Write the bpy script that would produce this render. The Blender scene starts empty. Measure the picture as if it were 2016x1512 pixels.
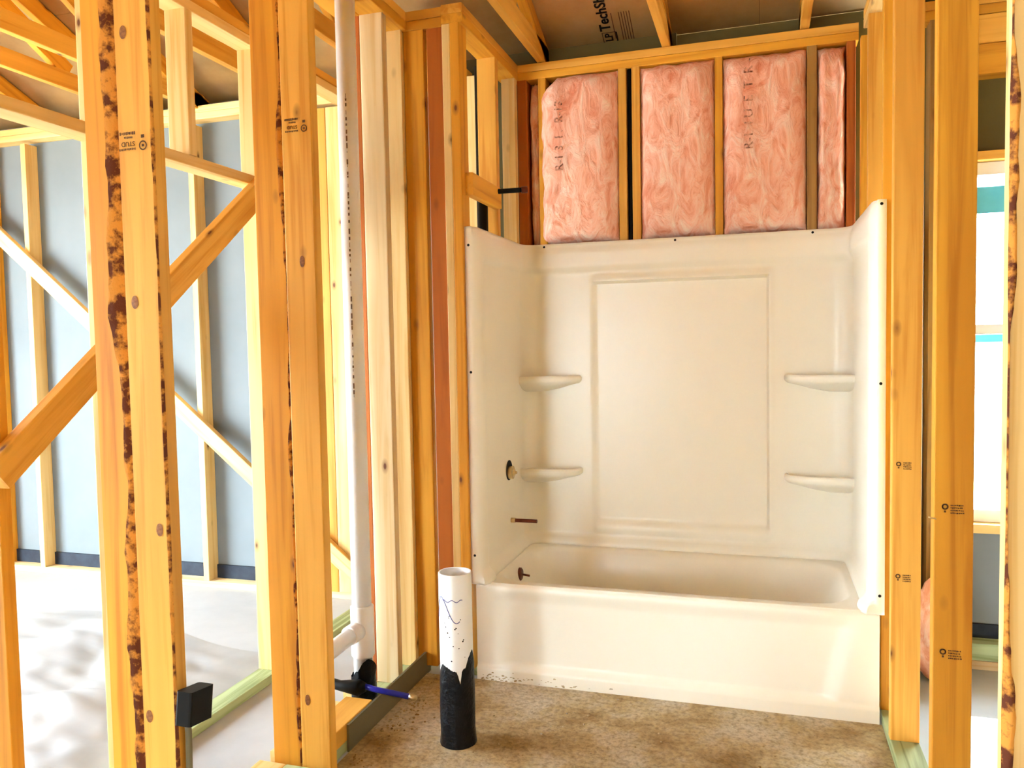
import bpy, bmesh, math, random
from mathutils import Vector, Matrix, noise
random.seed(7)
S = bpy.context.scene
C = bpy.context.collection

# ------------------------------------------------------------------ camera
F_PX = 1565.557
YAW, PITCH, ROLL = -0.30185, -0.051148, 0.018542
EYE = Vector((1.11622, -3.02103, 1.38387))
fw = Vector((math.sin(YAW)*math.cos(PITCH), math.cos(YAW)*math.cos(PITCH), math.sin(PITCH)))
rt = Vector((math.cos(YAW), -math.sin(YAW), 0))
dn = fw.cross(rt)
r2 = rt*math.cos(ROLL) + dn*math.sin(ROLL)
d2 = -rt*math.sin(ROLL) + dn*math.cos(ROLL)
cd = bpy.data.cameras.new('camera'); cam = bpy.data.objects.new('camera', cd); C.objects.link(cam)
cd.sensor_width = 36; cd.lens = F_PX*36/2016; cd.clip_start = 0.05
cam.matrix_world = Matrix(((r2.x, -d2.x, -fw.x, EYE.x), (r2.y, -d2.y, -fw.y, EYE.y), (r2.z, -d2.z, -fw.z, EYE.z), (0, 0, 0, 1)))
S.camera = cam

# ------------------------------------------------------------------ world, sun, exposure
w = bpy.data.worlds.new('World'); S.world = w; w.use_nodes = True
bg = w.node_tree.nodes['Background']
bg.inputs[0].default_value = (0.74, 0.89, 1.0, 1); bg.inputs[1].default_value = 9.0
sd = bpy.data.lights.new('sun', 'SUN'); sun = bpy.data.objects.new('sun', sd); C.objects.link(sun)
sd.energy = 14.0; sd.angle = 0.01; sd.color = (1.0, 0.93, 0.82)
sun.location = (3, 6, 6)
sun.rotation_euler = Vector((-0.154, -0.597, -0.788)).to_track_quat('-Z', 'Y').to_euler()
S.view_settings.view_transform = 'Standard'; S.view_settings.look = 'None'
S.view_settings.gamma = 1.0; S.view_settings.use_curve_mapping = False
S.view_settings.exposure = 2.3

# ------------------------------------------------------------------ material helpers
def mat_new(name):
    m = bpy.data.materials.new(name); m.use_nodes = True
    nt = m.node_tree; b = nt.nodes['Principled BSDF']
    return m, nt, b
def N(nt, t, **kw):
    n = nt.nodes.new(t)
    for k, v in kw.items():
        if k in n.inputs: n.inputs[k].default_value = v
        else: setattr(n, k, v)
    return n
def ramp(nt, stops):
    r = nt.nodes.new('ShaderNodeValToRGB'); e = r.color_ramp.elements
    while len(e) < len(stops): e.new(0.5)
    for el, (p, c) in zip(e, stops): el.position = p; el.color = (*c, 1) if len(c) == 3 else c
    return r
def mixc(nt, fac, a, b, blend='MIX'):
    n = nt.nodes.new('ShaderNodeMix'); n.data_type = 'RGBA'; n.blend_type = blend
    for sock, v in ((n.inputs['Factor'], fac), (n.inputs['A'], a), (n.inputs['B'], b)):
        if hasattr(v, 'links'): nt.links.new(v, sock)
        elif isinstance(v, (int, float)): sock.default_value = v
        else: sock.default_value = (*v, 1)
    return n.outputs['Result']
def wood(name, light, dark, knot=(0.16, 0.05, 0.015), rough=0.55, knots=0.5):
    m, nt, b = mat_new(name); L = nt.links
    tc = N(nt, 'ShaderNodeTexCoord'); oi = N(nt, 'ShaderNodeObjectInfo')
    mul = N(nt, 'ShaderNodeMath', operation='MULTIPLY'); L.new(oi.outputs['Random'], mul.inputs[0]); mul.inputs[1].default_value = 37.0
    add = N(nt, 'ShaderNodeVectorMath', operation='ADD'); L.new(tc.outputs['Object'], add.inputs[0]); L.new(mul.outputs[0], add.inputs[1])
    # warp around knots / growth rings
    mp = N(nt, 'ShaderNodeMapping'); mp.inputs['Scale'].default_value = (28, 28, 1.1); L.new(add.outputs[0], mp.inputs[0])
    n1 = N(nt, 'ShaderNodeTexNoise', Scale=1.0, Detail=4.0, Roughness=0.55, Distortion=0.6); L.new(mp.outputs[0], n1.inputs['Vector'])
    mp2 = N(nt, 'ShaderNodeMapping'); mp2.inputs['Scale'].default_value = (6, 6, 0.7); L.new(add.outputs[0], mp2.inputs[0])
    n2 = N(nt, 'ShaderNodeTexNoise', Scale=1.0, Detail=2.0); L.new(mp2.outputs[0], n2.inputs['Vector'])
    r1 = ramp(nt, [(0.34, dark), (0.50, light), (0.75, tuple(min(1, c*1.08) for c in light))]); L.new(n1.outputs[0], r1.inputs[0])
    r2_ = ramp(nt, [(0.34, (0.74, 0.60, 0.42)), (0.58, (1, 1, 1))]); L.new(n2.outputs[0], r2_.inputs[0])
    col = mixc(nt, 0.8, r1.outputs[0], r2_.outputs[0], 'MULTIPLY')
    # knots
    mp3 = N(nt, 'ShaderNodeMapping'); mp3.inputs['Scale'].default_value = (11, 11, 5.5); L.new(add.outputs[0], mp3.inputs[0])
    vo = N(nt, 'ShaderNodeTexVoronoi', Scale=1.0); L.new(mp3.outputs[0], vo.inputs['Vector'])
    kr = ramp(nt, [(0.05, (1, 1, 1)), (0.085, (0.5, 0.5, 0.5)), (0.19, (0, 0, 0))]); L.new(vo.outputs['Distance'], kr.inputs[0])
    sep = N(nt, 'ShaderNodeSeparateColor'); L.new(vo.outputs['Color'], sep.inputs[0])
    gt = N(nt, 'ShaderNodeMath', operation='GREATER_THAN'); L.new(sep.outputs[0], gt.inputs[0]); gt.inputs[1].default_value = knots
    mk = N(nt, 'ShaderNodeMath', operation='MULTIPLY'); L.new(kr.outputs[0], mk.inputs[0]); L.new(gt.outputs[0], mk.inputs[1])
    col = mixc(nt, mk.outputs[0], col, knot)
    # slight value difference from board to board
    hsv = N(nt, 'ShaderNodeHueSaturation'); L.new(col, hsv.inputs['Color'])
    mr = N(nt, 'ShaderNodeMapRange'); mr.inputs['To Min'].default_value = 0.88; mr.inputs['To Max'].default_value = 1.06
    L.new(oi.outputs['Random'], mr.inputs[0]); L.new(mr.outputs[0], hsv.inputs['Value'])
    L.new(hsv.outputs[0], b.inputs['Base Color'])
    b.inputs['Roughness'].default_value = rough; b.inputs['Specular IOR Level'].default_value = 0.3
    bp = N(nt, 'ShaderNodeBump', Strength=0.12, Distance=0.003); L.new(n1.outputs[0], bp.inputs['Height']); L.new(bp.outputs[0], b.inputs['Normal'])
    return m
def noisy(name, c1, c2, scale=8, rough=0.6, metallic=0.0, bump=0.0, detail=5, spec=0.4, stops=(0.35, 0.65)):
    m, nt, b = mat_new(name); L = nt.links
    tc = N(nt, 'ShaderNodeTexCoord')
    n1 = N(nt, 'ShaderNodeTexNoise', Scale=scale, Detail=detail, Roughness=0.6); L.new(tc.outputs['Object'], n1.inputs['Vector'])
    r = ramp(nt, [(stops[0], c1), (stops[1], c2)]); L.new(n1.outputs[0], r.inputs[0]); L.new(r.outputs[0], b.inputs['Base Color'])
    b.inputs['Roughness'].default_value = rough; b.inputs['Metallic'].default_value = metallic; b.inputs['Specular IOR Level'].default_value = spec
    if bump:
        bp = N(nt, 'ShaderNodeBump', Strength=bump, Distance=0.01); L.new(n1.outputs[0], bp.inputs['Height']); L.new(bp.outputs[0], b.inputs['Normal'])
    return m

M = {}
M['honey'] = wood('wood_honey', (0.86, 0.46, 0.08), (0.72, 0.32, 0.04))
M['orange'] = wood('wood_orange', (0.80, 0.38, 0.035), (0.62, 0.25, 0.016))
M['pale'] = wood('wood_pale', (0.90, 0.64, 0.27), (0.80, 0.48, 0.14))
M['cream'] = wood('wood_cream', (0.92, 0.76, 0.48), (0.84, 0.60, 0.30))
M['red'] = wood('wood_red', (0.50, 0.14, 0.018), (0.36, 0.09, 0.012), knots=0.4)
M['darker'] = wood('wood_darker', (0.42, 0.24, 0.07), (0.28, 0.14, 0.04))  # browner and darker than the other woods
M['treated'] = wood('wood_treated', (0.46, 0.56, 0.30), (0.24, 0.30, 0.12), knot=(0.05, 0.06, 0.03))
M['bark'] = noisy('bark', (0.11, 0.022, 0.005), (0.68, 0.28, 0.04), scale=24, rough=0.9, bump=0.7, stops=(0.44, 0.56))
M['knot'] = noisy('knot_wood', (0.16, 0.05, 0.012), (0.34, 0.13, 0.03), scale=120, rough=0.6)
M['ink'] = noisy('stamp_ink', (0.07, 0.03, 0.012), (0.14, 0.06, 0.02), scale=300, rough=0.9)
M['battink'] = noisy('batt_ink', (0.20, 0.06, 0.03), (0.75, 0.35, 0.22), scale=55, rough=0.9, stops=(0.42, 0.56))
M['inkblue'] = noisy('marker_ink', (0.05, 0.05, 0.20), (0.09, 0.09, 0.3), scale=200, rough=0.7)
M['acrylic'] = noisy('tub_acrylic', (0.88, 0.82, 0.69), (0.90, 0.84, 0.72), scale=2.0, rough=0.3, spec=0.45)
M['pvc'] = noisy('white_pvc', (0.80, 0.80, 0.80), (0.86, 0.85, 0.84), scale=6, rough=0.3, spec=0.5)
M['tar'] = noisy('black_wrap', (0.0012, 0.0012, 0.002), (0.004, 0.0045, 0.007), scale=25, rough=0.38, bump=0.8, spec=0.2)
M['black'] = noisy('black_plastic', (0.002, 0.002, 0.002), (0.005, 0.005, 0.005), scale=10, rough=0.5, spec=0.15)
M['darkbronze'] = noisy('dark_copper', (0.10, 0.025, 0.015), (0.16, 0.04, 0.02), scale=30, rough=0.4, metallic=0.6)
M['brass'] = noisy('brass', (0.55, 0.42, 0.22), (0.7, 0.55, 0.3), scale=30, rough=0.35, metallic=0.9)
M['blue'] = noisy('blue_pex', (0.01, 0.02, 0.42), (0.02, 0.03, 0.55), scale=10, rough=0.35)
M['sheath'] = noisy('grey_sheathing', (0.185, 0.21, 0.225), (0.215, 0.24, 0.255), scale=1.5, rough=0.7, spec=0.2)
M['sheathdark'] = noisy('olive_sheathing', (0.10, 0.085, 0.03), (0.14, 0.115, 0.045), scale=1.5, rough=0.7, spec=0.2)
M['seal'] = noisy('sill_seal', (0.008, 0.012, 0.025), (0.018, 0.028, 0.045), scale=15, rough=0.7)
M['flash'] = noisy('grey_flashing', (0.13, 0.115, 0.065), (0.18, 0.155, 0.09), scale=3, rough=0.5)
M['osb'] = noisy('osb_board', (0.66, 0.42, 0.17), (0.80, 0.56, 0.27), scale=14, rough=0.8)  # tan tone picked for warm bounce off the added walls
M['concrete'] = noisy('pale_concrete', (0.40, 0.41, 0.43), (0.48, 0.49, 0.50), scale=2.2, rough=0.75, bump=0.15, detail=8)
M['foil'] = noisy('foil_deck', (0.46, 0.31, 0.13), (0.60, 0.43, 0.22), scale=3, rough=0.36, metallic=0.65, bump=0.25)  # golden base paints in the wood reflected by silver foil
M['vinyl'] = noisy('white_vinyl', (0.82, 0.82, 0.80), (0.86, 0.86, 0.84), scale=4, rough=0.4)
M['tape'] = noisy('blue_tape', (0.10, 0.52, 0.72), (0.14, 0.60, 0.80), scale=4, rough=0.5)
M['sheet'] = noisy('plastic_sheet', (0.36, 0.36, 0.37), (0.44, 0.44, 0.44), scale=3, rough=0.45)
M['ground'] = noisy('outside_ground', (0.62, 0.58, 0.50), (0.74, 0.70, 0.62), scale=0.8, rough=0.9)
M['hole'] = noisy('hole_dark_paint', (0.012, 0.008, 0.006), (0.02, 0.014, 0.01), scale=10, rough=0.9)  # near-black paint for the darkness of the valve hole
def _pink():
    m, nt, b = mat_new('pink_fibreglass'); L = nt.links
    tc = N(nt, 'ShaderNodeTexCoord')
    mp = N(nt, 'ShaderNodeMapping'); mp.inputs['Scale'].default_value = (16, 16, 7); L.new(tc.outputs['Object'], mp.inputs[0])
    n1 = N(nt, 'ShaderNodeTexNoise', Scale=1.0, Detail=6.0, Roughness=0.65, Distortion=1.2); L.new(mp.outputs[0], n1.inputs['Vector'])
    r = ramp(nt, [(0.3, (0.74, 0.24, 0.13)), (0.48, (0.90, 0.45, 0.31)), (0.70, (0.95, 0.72, 0.58))]); L.new(n1.outputs[0], r.inputs[0])
    L.new(r.outputs[0], b.inputs['Base Color']); b.inputs['Roughness'].default_value = 0.95; b.inputs['Specular IOR Level'].default_value = 0.05
    bp = N(nt, 'ShaderNodeBump', Strength=0.6, Distance=0.02); L.new(n1.outputs[0], bp.inputs['Height']); L.new(bp.outputs[0], b.inputs['Normal'])
    return m
M['pink'] = _pink()
def _dirt():
    m, nt, b = mat_new('dirty_concrete'); L = nt.links
    tc = N(nt, 'ShaderNodeTexCoord')
    n1 = N(nt, 'ShaderNodeTexNoise', Scale=3.0, Detail=6.0, Roughness=0.6); L.new(tc.outputs['Object'], n1.inputs['Vector'])
    n2 = N(nt, 'ShaderNodeTexNoise', Scale=55.0, Detail=6.0, Roughness=0.7); L.new(tc.outputs['Object'], n2.inputs['Vector'])
    r1 = ramp(nt, [(0.36, (0.30, 0.175, 0.05)), (0.47, (0.50, 0.37, 0.18)), (0.62, (0.62, 0.54, 0.41))]); L.new(n1.outputs[0], r1.inputs[0])
    r2_ = ramp(nt, [(0.32, (0.45, 0.40, 0.34)), (0.55, (1, 1, 1)), (0.7, (1.15, 1.12, 1.05))]); L.new(n2.outputs[0], r2_.inputs[0])
    col = mixc(nt, 0.85, r1.outputs[0], r2_.outputs[0], 'MULTIPLY')
    L.new(col, b.inputs['Base Color']); b.inputs['Roughness'].default_value = 0.85
    bp = N(nt, 'ShaderNodeBump', Strength=0.5, Distance=0.01); L.new(n2.outputs[0], bp.inputs['Height']); L.new(bp.outputs[0], b.inputs['Normal'])
    return m
M['dirt'] = _dirt()
def _glass():
    m = bpy.data.materials.new('window_glass'); m.use_nodes = True; nt = m.node_tree; L = nt.links
    nt.nodes.clear(); out = N(nt, 'ShaderNodeOutputMaterial')
    tr = N(nt, 'ShaderNodeBsdfTransparent'); gl = N(nt, 'ShaderNodeBsdfGlossy', Roughness=0.02)
    tr.inputs[0].default_value = (0.93, 0.97, 0.97, 1)
    mx = N(nt, 'ShaderNodeMixShader'); mx.inputs[0].default_value = 0.06; L.new(tr.outputs[0], mx.inputs[1]); L.new(gl.outputs[0], mx.inputs[2])
    L.new(mx.outputs[0], out.inputs[0]); return m
M['glass'] = _glass()

# ------------------------------------------------------------------ mesh helpers
def obj(name, bm, m, parent=None, smooth=False):
    me = bpy.data.meshes.new(name); bm.normal_update(); bm.to_mesh(me); bm.free()
    if m is not None: me.materials.append(m)
    if smooth:
        for p in me.polygons: p.use_smooth = True
        me.set_sharp_from_angle(angle=math.radians(50))
    o = bpy.data.objects.new(name, me); C.objects.link(o)
    if parent is not None: o.parent = parent
    return o
def empty(name, loc=(0, 0, 0)):
    o = bpy.data.objects.new(name, None); C.objects.link(o); o.location = loc; o.empty_display_size = 0.05
    bpy.context.view_layer.update()
    return o
def tag(o, label=None, cat=None, group=None, kind=None):
    if label: o['label'] = label
    if cat: o['category'] = cat
    if group: o['group'] = group
    if kind: o['kind'] = kind
    return o
WM = {}
def world_of(o):
    if o.name in WM: return WM[o.name]
    return (world_of(o.parent) @ o.matrix_basis) if o.parent else o.matrix_basis.copy()
def place(o, mw):
    """put o at world matrix mw, with or without a parent"""
    if o.parent: o.matrix_parent_inverse = Matrix(); o.matrix_basis = world_of(o.parent).inverted() @ mw
    else: o.matrix_basis = mw
    WM[o.name] = mw.copy()
def eased_box(sx, sy, sz, r=0.003, bm=None, z0=0.0):
    """box centred in x,y, from z0 to z0+sz, with eased long edges"""
    bm = bm or bmesh.new()
    hx, hy = sx/2, sy/2; r = min(r, hx*0.4, hy*0.4)
    ring = []
    for cx, cy, a0 in ((hx-r, hy-r, 0), (-hx+r, hy-r, 90), (-hx+r, -hy+r, 180), (hx-r, -hy+r, 270)):
        for k in range(3):
            a = math.radians(a0+45*k); ring.append((cx+r*math.cos(a), cy+r*math.sin(a)))
    lo = [bm.verts.new((x, y, z0)) for x, y in ring]; hi = [bm.verts.new((x, y, z0+sz)) for x, y in ring]
    n = len(ring)
    for i in range(n): bm.faces.new((lo[i], lo[(i+1) % n], hi[(i+1) % n], hi[i]))
    bm.faces.new(lo[::-1]); bm.faces.new(hi)
    return bm
def board(name, p0, p1, w_, t, wdir, m, parent=None):
    """lumber from p0 to p1 (centre line), w_ along wdir, t across; local z runs along the length"""
    p0, p1 = Vector(p0), Vector(p1); z = (p1-p0); L = z.length; z.normalize()
    x = Vector(wdir); x = (x - z*x.dot(z)).normalized(); y = z.cross(x)
    o = obj(name, eased_box(w_, t, L), M[m], parent)
    mw = Matrix(((x.x, y.x, z.x, p0.x), (x.y, y.y, z.y, p0.y), (x.z, y.z, z.z, p0.z), (0, 0, 0, 1)))
    place(o, mw); return o
def stud(parent, x0, x1, y0, y1, z0, z1, m='honey', name='stud'):
    return board(name, ((x0+x1)/2, (y0+y1)/2, z0), ((x0+x1)/2, (y0+y1)/2, z1), x1-x0, y1-y0, (1, 0, 0), m, parent)
def plate_y(parent, x0, x1, y0, y1, z0, z1, m='honey', name='top_plate'):
    return board(name, ((x0+x1)/2, y0, (z0+z1)/2), ((x0+x1)/2, y1, (z0+z1)/2), x1-x0, z1-z0, (1, 0, 0), m, parent)
def plate_x(parent, x0, x1, y0, y1, z0, z1, m='honey', name='top_plate'):
    return board(name, (x0, (y0+y1)/2, (z0+z1)/2), (x1, (y0+y1)/2, (z0+z1)/2), y1-y0, z1-z0, (0, 1, 0), m, parent)
def panel(name, x0, x1, y0, y1, z0, z1, m, parent=None):
    bm = bmesh.new(); bmesh.ops.create_cube(bm, size=1)
    bmesh.ops.scale(bm, vec=(x1-x0, y1-y0, z1-z0), verts=bm.verts)
    o = obj(name, bm, M[m], parent)
    place(o, Matrix.Translation(((x0+x1)/2, (y0+y1)/2, (z0+z1)/2))); return o
def tube_bm(pts, r, seg=16, cap=True, bm=None):
    bm = bm or bmesh.new(); pts = [Vector(p) for p in pts]; rings = []
    rr = r if isinstance(r, (list, tuple)) else [r]*len(pts)
    up = None
    for i, p in enumerate(pts):
        t = (pts[min(i+1, len(pts)-1)] - pts[max(i-1, 0)]).normalized()
        if up is None:
            up = Vector((0, 0, 1)) if abs(t.z) < 0.9 else Vector((1, 0, 0))
        a = (up - t*up.dot(t)).normalized(); b_ = t.cross(a); up = a
        rings.append([bm.verts.new(p + (a*math.cos(2*math.pi*k/seg) + b_*math.sin(2*math.pi*k/seg))*rr[i]) for k in range(seg)])
    for i in range(len(rings)-1):
        for k in range(seg): bm.faces.new((rings[i][k], rings[i][(k+1) % seg], rings[i+1][(k+1) % seg], rings[i+1][k]))
    if cap: bm.faces.new(rings[0][::-1]); bm.faces.new(rings[-1])
    return bm
def tube(name, pts, r, m, parent=None, seg=16, cap=True):
    base = Vector(pts[0]); off = world_of(parent).translation if parent else Vector((0, 0, 0))
    o = obj(name, tube_bm([Vector(p)-base for p in pts], r, seg, cap), M[m], parent)
    for p in o.data.polygons: p.use_smooth = len(p.vertices) == 4
    o.location = base - off
    return o
def lathe(name, prof, m, parent, loc, axis='Z', seg=24):
    """prof: (radius, height) list"""
    bm = bmesh.new(); rings = []
    for r, h in prof:
        rings.append([bm.verts.new((r*math.cos(2*math.pi*k/seg), r*math.sin(2*math.pi*k/seg), h)) for k in range(seg)])
    for i in range(len(rings)-1):
        for k in range(seg): bm.faces.new((rings[i][k], rings[i][(k+1) % seg], rings[i+1][(k+1) % seg], rings[i+1][k]))
    bm.faces.new(rings[0][::-1]); bm.faces.new(rings[-1])
    o = obj(name, bm, M[m], parent)
    R = {'Z': Matrix(), 'X': Matrix.Rotation(math.pi/2, 4, 'Y'), '-Y': Matrix.Rotation(math.pi/2, 4, 'X')}[axis]
    place(o, Matrix.Translation(loc) @ R); return o
def text_mesh(name, s, size, m, parent, mw, extrude=0.0004, align='CENTER', bold=0.0):
    cu = bpy.data.curves.new(name, 'FONT'); cu.body = s; cu.size = size; cu.extrude = extrude; cu.align_x = align; cu.align_y = 'CENTER'
    cu.resolution_u = 3; cu.offset = bold
    to = bpy.data.objects.new(name+'_tmp', cu); C.objects.link(to)
    dg = bpy.context.evaluated_depsgraph_get()
    me = bpy.data.meshes.new_from_object(to.evaluated_get(dg))
    bpy.data.objects.remove(to); me.name = name; me.materials.clear(); me.materials.append(M[m])
    o = bpy.data.objects.new(name, me); C.objects.link(o); o.parent = parent
    place(o, mw); return o
def bars_mesh(name, rects, m, parent, mw, h=0.0004):
    """flat printed marks: list of (cx, cy, w, h) in the local x,y plane"""
    bm = bmesh.new()
    for cx, cy, a, b_ in rects:
        v = [bm.verts.new((cx+sx*a/2, cy+sy*b_/2, h)) for sx, sy in ((-1, -1), (1, -1), (1, 1), (-1, 1))]; bm.faces.new(v)
    o = obj(name, bm, M[m], parent); place(o, mw); return o
def face_front(x, y, z, roll=0.0):
    """frame on a face looking towards -y: local x right, local y up, local z out (-y)"""
    return Matrix.Translation((x, y, z)) @ Matrix(((1, 0, 0, 0), (0, 0, -1, 0), (0, 1, 0, 0), (0, 0, 0, 1))) @ Matrix.Rotation(roll, 4, 'Z')
def dashes(rng, n, x0, x1, y, h):
    out = []; x = x0
    while x < x1:
        wd = rng.uniform(0.0018, 0.0042); out.append((x+wd/2, y+rng.uniform(-.0004, .0004), wd, h*rng.uniform(.7, 1.1))); x += wd+rng.uniform(.0006, .0014)
    return out
def ring_marks(cx, cy, r, n=20, wd=0.0022):
    return [(cx+r*math.cos(2*math.pi*k/n), cy+r*math.sin(2*math.pi*k/n), wd, wd) for k in range(n)]
def grade_stamp(parent, x, y, z, k=1.0, roll=math.pi, word=True):
    rng = random.Random(int(x*1000)+int(z*100)); fr = face_front(x, y, z, roll) @ Matrix.Scale(k, 4)
    rects = dashes(rng, 8, 0.0, 0.045, 0.016, 0.005) + dashes(rng, 8, 0.008, 0.032, -0.012, 0.005) + dashes(rng, 8, 0.0, 0.046, -0.022, 0.007)
    rects += ring_marks(-0.022, 0.010, 0.010, 26, 0.0030) + [(-0.022, 0.010, 0.007, 0.006), (-0.022, -0.012, 0.010, 0.008)]
    o = bars_mesh('grade_stamp', rects, 'ink', parent, fr)
    if word: text_mesh('grade_stamp', 'STUD', 0.0165*k, 'ink', parent, fr @ Matrix.Translation((0.022, 0.003, 0.0002)))
    return o
def knot(parent, x, y, z, a=0.011, b=0.016):
    bm = bmesh.new(); n = 18
    c = bm.verts.new((0, 0, 0.0009)); ring = [bm.verts.new((a*math.cos(2*math.pi*k/n), b*math.sin(2*math.pi*k/n), 0.0003)) for k in range(n)]
    for k in range(n): bm.faces.new((c, ring[k], ring[(k+1) % n]))
    o = obj('knot', bm, M['knot'], parent); place(o, face_front(x, y, z)); return o
def waney_stud(parent, x0, x1, y0, y1, z0, z1, m, side, amp, base=0.0, seed=1, barkm='bark'):
    """2x4 whose front corner on one side is rounded off and still carries bark"""
    bm = bmesh.new(); bb = bmesh.new(); n = int((z1-z0)/0.02)
    hx, hy = (x1-x0)/2, (y1-y0)/2; sgn = -1 if side == 'L' else 1; rows = []; brow = []
    for i in range(n+1):
        z = (z1-z0)*i/n
        v = noise.noise(Vector((seed*3.1, 0, z*2.3))) + 0.5*noise.noise(Vector((seed*5.3, 1, z*7.0))) + 0.2*noise.noise(Vector((seed, 4, z*22)))
        a = max(0.003, base + amp*v); a = min(a, 2*hx*0.62); d = min(a*0.62, 2*hy*0.85)
        prof = [(sgn*hx, hy-0.002), (sgn*(hx-0.002), hy), (-sgn*(hx-0.002), hy), (-sgn*hx, hy-0.002), (-sgn*hx, -hy+0.002), (-sgn*(hx-0.002), -hy),
                (sgn*(hx-a), -hy), (sgn*(hx-a*0.45), -hy+d*0.22), (sgn*hx, -hy+d)]
        rows.append([bm.verts.new((px, py, z)) for px, py in prof])
        if 0 < i < n:
            e = 0.0014
            brow.append([bb.verts.new((sgn*(hx-a)+sgn*0.001, -hy-e*0.2, z)), bb.verts.new((sgn*(hx-a*0.72), -hy+d*0.06-e, z)),
                         bb.verts.new((sgn*(hx-a*0.42), -hy+d*0.22-e, z)), bb.verts.new((sgn*(hx+e*0.3), -hy+d, z))])
    k = len(rows[0])
    for i in range(n):
        for j in range(k): bm.faces.new((rows[i][j], rows[i][(j+1) % k], rows[i+1][(j+1) % k], rows[i+1][j]))
    bm.faces.new(rows[0][::-1]); bm.faces.new(rows[-1])
    bmesh.ops.recalc_face_normals(bm, faces=bm.faces)
    for i in range(len(brow)-1):
        for j in range(3): bb.faces.new((brow[i][j], brow[i][j+1], brow[i+1][j+1], brow[i+1][j]))
    bmesh.ops.recalc_face_normals(bb, faces=bb.faces)
    o = obj('stud', bm, M[m], parent); place(o, Matrix.Translation(((x0+x1)/2, (y0+y1)/2, z0)))
    b = obj('bark', bb, M[barkm], o, smooth=True); b['label'] = 'rough brown bark on the rounded edge'
    return o

# ------------------------------------------------------------------ setting: ground, floor, walls, roof
tag(panel('ground', -16, 16, -16, 16, -0.45, -0.25, 'ground'), 'sunlit bare ground outside the window', None, None, 'structure')
fl = panel('floor', -6.0, 5.0, -6.5, 0.95, -0.20, 0.0, 'concrete'); tag(fl, 'pale concrete slab of the rooms beyond the stud walls', None, None, 'structure')
fb = panel('floor_bathroom', -0.221, 1.53, -1.9, 0.0, 0.0, 0.004, 'dirt'); tag(fb, 'dirty tan concrete floor in front of the tub', None, None, 'structure')

fh = panel('floor_hall_bounce', -4.2, 1.53, -6.0, -1.9, 0.0, 0.003, 'dirt'); tag(fh, 'unseen tan floor added behind the viewer for warm bounce', None, None, 'structure')  # added out of view, tan to warm light bouncing onto the surround
ZT = 2.655   # underside of the double top plate
def top_plates_x(par, x0, x1, y0, y1, m1='honey', m2='orange', z=ZT):
    plate_x(par, x0, x1, y0, y1, z, z+0.037, m2); plate_x(par, x0, x1, y0, y1, z+0.038, z+0.075, m1)
def top_plates_y(par, x0, x1, y0, y1, m1='honey', m2='orange', z=ZT):
    plate_y(par, x0, x1, y0, y1, z, z+0.037, m2); plate_y(par, x0, x1, y0, y1, z+0.038, z+0.075, m1)

# back wall behind the tub
wb = tag(empty('wall_back', (0.75, 0.80, 0)), 'insulated stud wall behind the tub surround', None, None, 'structure')
for x0, x1, m in ((-0.005, 0.042, 'red'), (0.100, 0.138, 'orange'), (0.488, 0.526, 'honey'), (0.551, 0.589, 'honey'), (0.927, 0.962, 'orange'), (1.319, 1.360, 'darker'), (1.480, 1.516, 'red')):  # red on the first stud paints in the shadow of the corner
    stud(wb, x0, x1, 0.75, 0.838, 0.038, ZT, m)
top_plates_x(wb, -0.02, 1.527, 0.75, 0.838)
plate_x(wb, -0.09, 1.62, 0.75, 0.838, 0.0, 0.037, 'treated', 'bottom_plate')
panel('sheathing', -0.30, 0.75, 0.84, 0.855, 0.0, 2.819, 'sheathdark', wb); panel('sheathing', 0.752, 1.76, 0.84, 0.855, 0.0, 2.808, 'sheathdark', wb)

# far wall of the left room
wf = tag(empty('wall_far_left', (-2.4, 0.84, 0)), 'grey sheathed exterior stud wall of the left room', None, None, 'structure')
for xc, m in ((-3.78, 'pale'), (-3.49, 'orange'), (-3.176, 'pale'), (-2.57, 'pale'), (-1.955, 'pale'), (-0.76, 'honey')):
    stud(wf, xc-0.019, xc+0.019, 0.80, 0.888, 0.038, ZT, m)
for x0, x1, m in ((-1.215, -1.155, 'pale'), (-1.148, -1.09, 'honey'), (-1.088, -1.0, 'pale')):
    stud(wf, x0, x1, 0.80, 0.888, 0.038, ZT, m)
for x0, x1, m in ((-0.46, -0.42, 'red'),):
    stud(wf, x0, x1, 0.80, 0.888, 0.038, ZT, m)
plate_x(wf, -4.29, -0.30, 0.80, 0.888, 0.0, 0.037, 'cream', 'bottom_plate')
top_plates_x(wf, -4.29, -0.30, 0.80, 0.888, 'pale', 'pale', ZT+0.02)
for x0, x1 in ((-4.29, -3.79), (-3.788, -2.57), (-2.568, -1.35), (-1.348, -0.05)):
    panel('sheathing', x0, x1, 0.889, 0.905, 0.0, 2.785, 'sheath', wf)
panel('sill_seal', -4.29, -0.30, 0.874, 0.888, 0.037, 0.115, 'seal', wf)
board('brace', (-3.95, 0.781, 2.58), (-0.83, 0.781, 0.035), 0.085, 0.036, (0, 0, 1), 'pale', wf)['label'] = 'long pale diagonal brace across the far studs'

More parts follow.
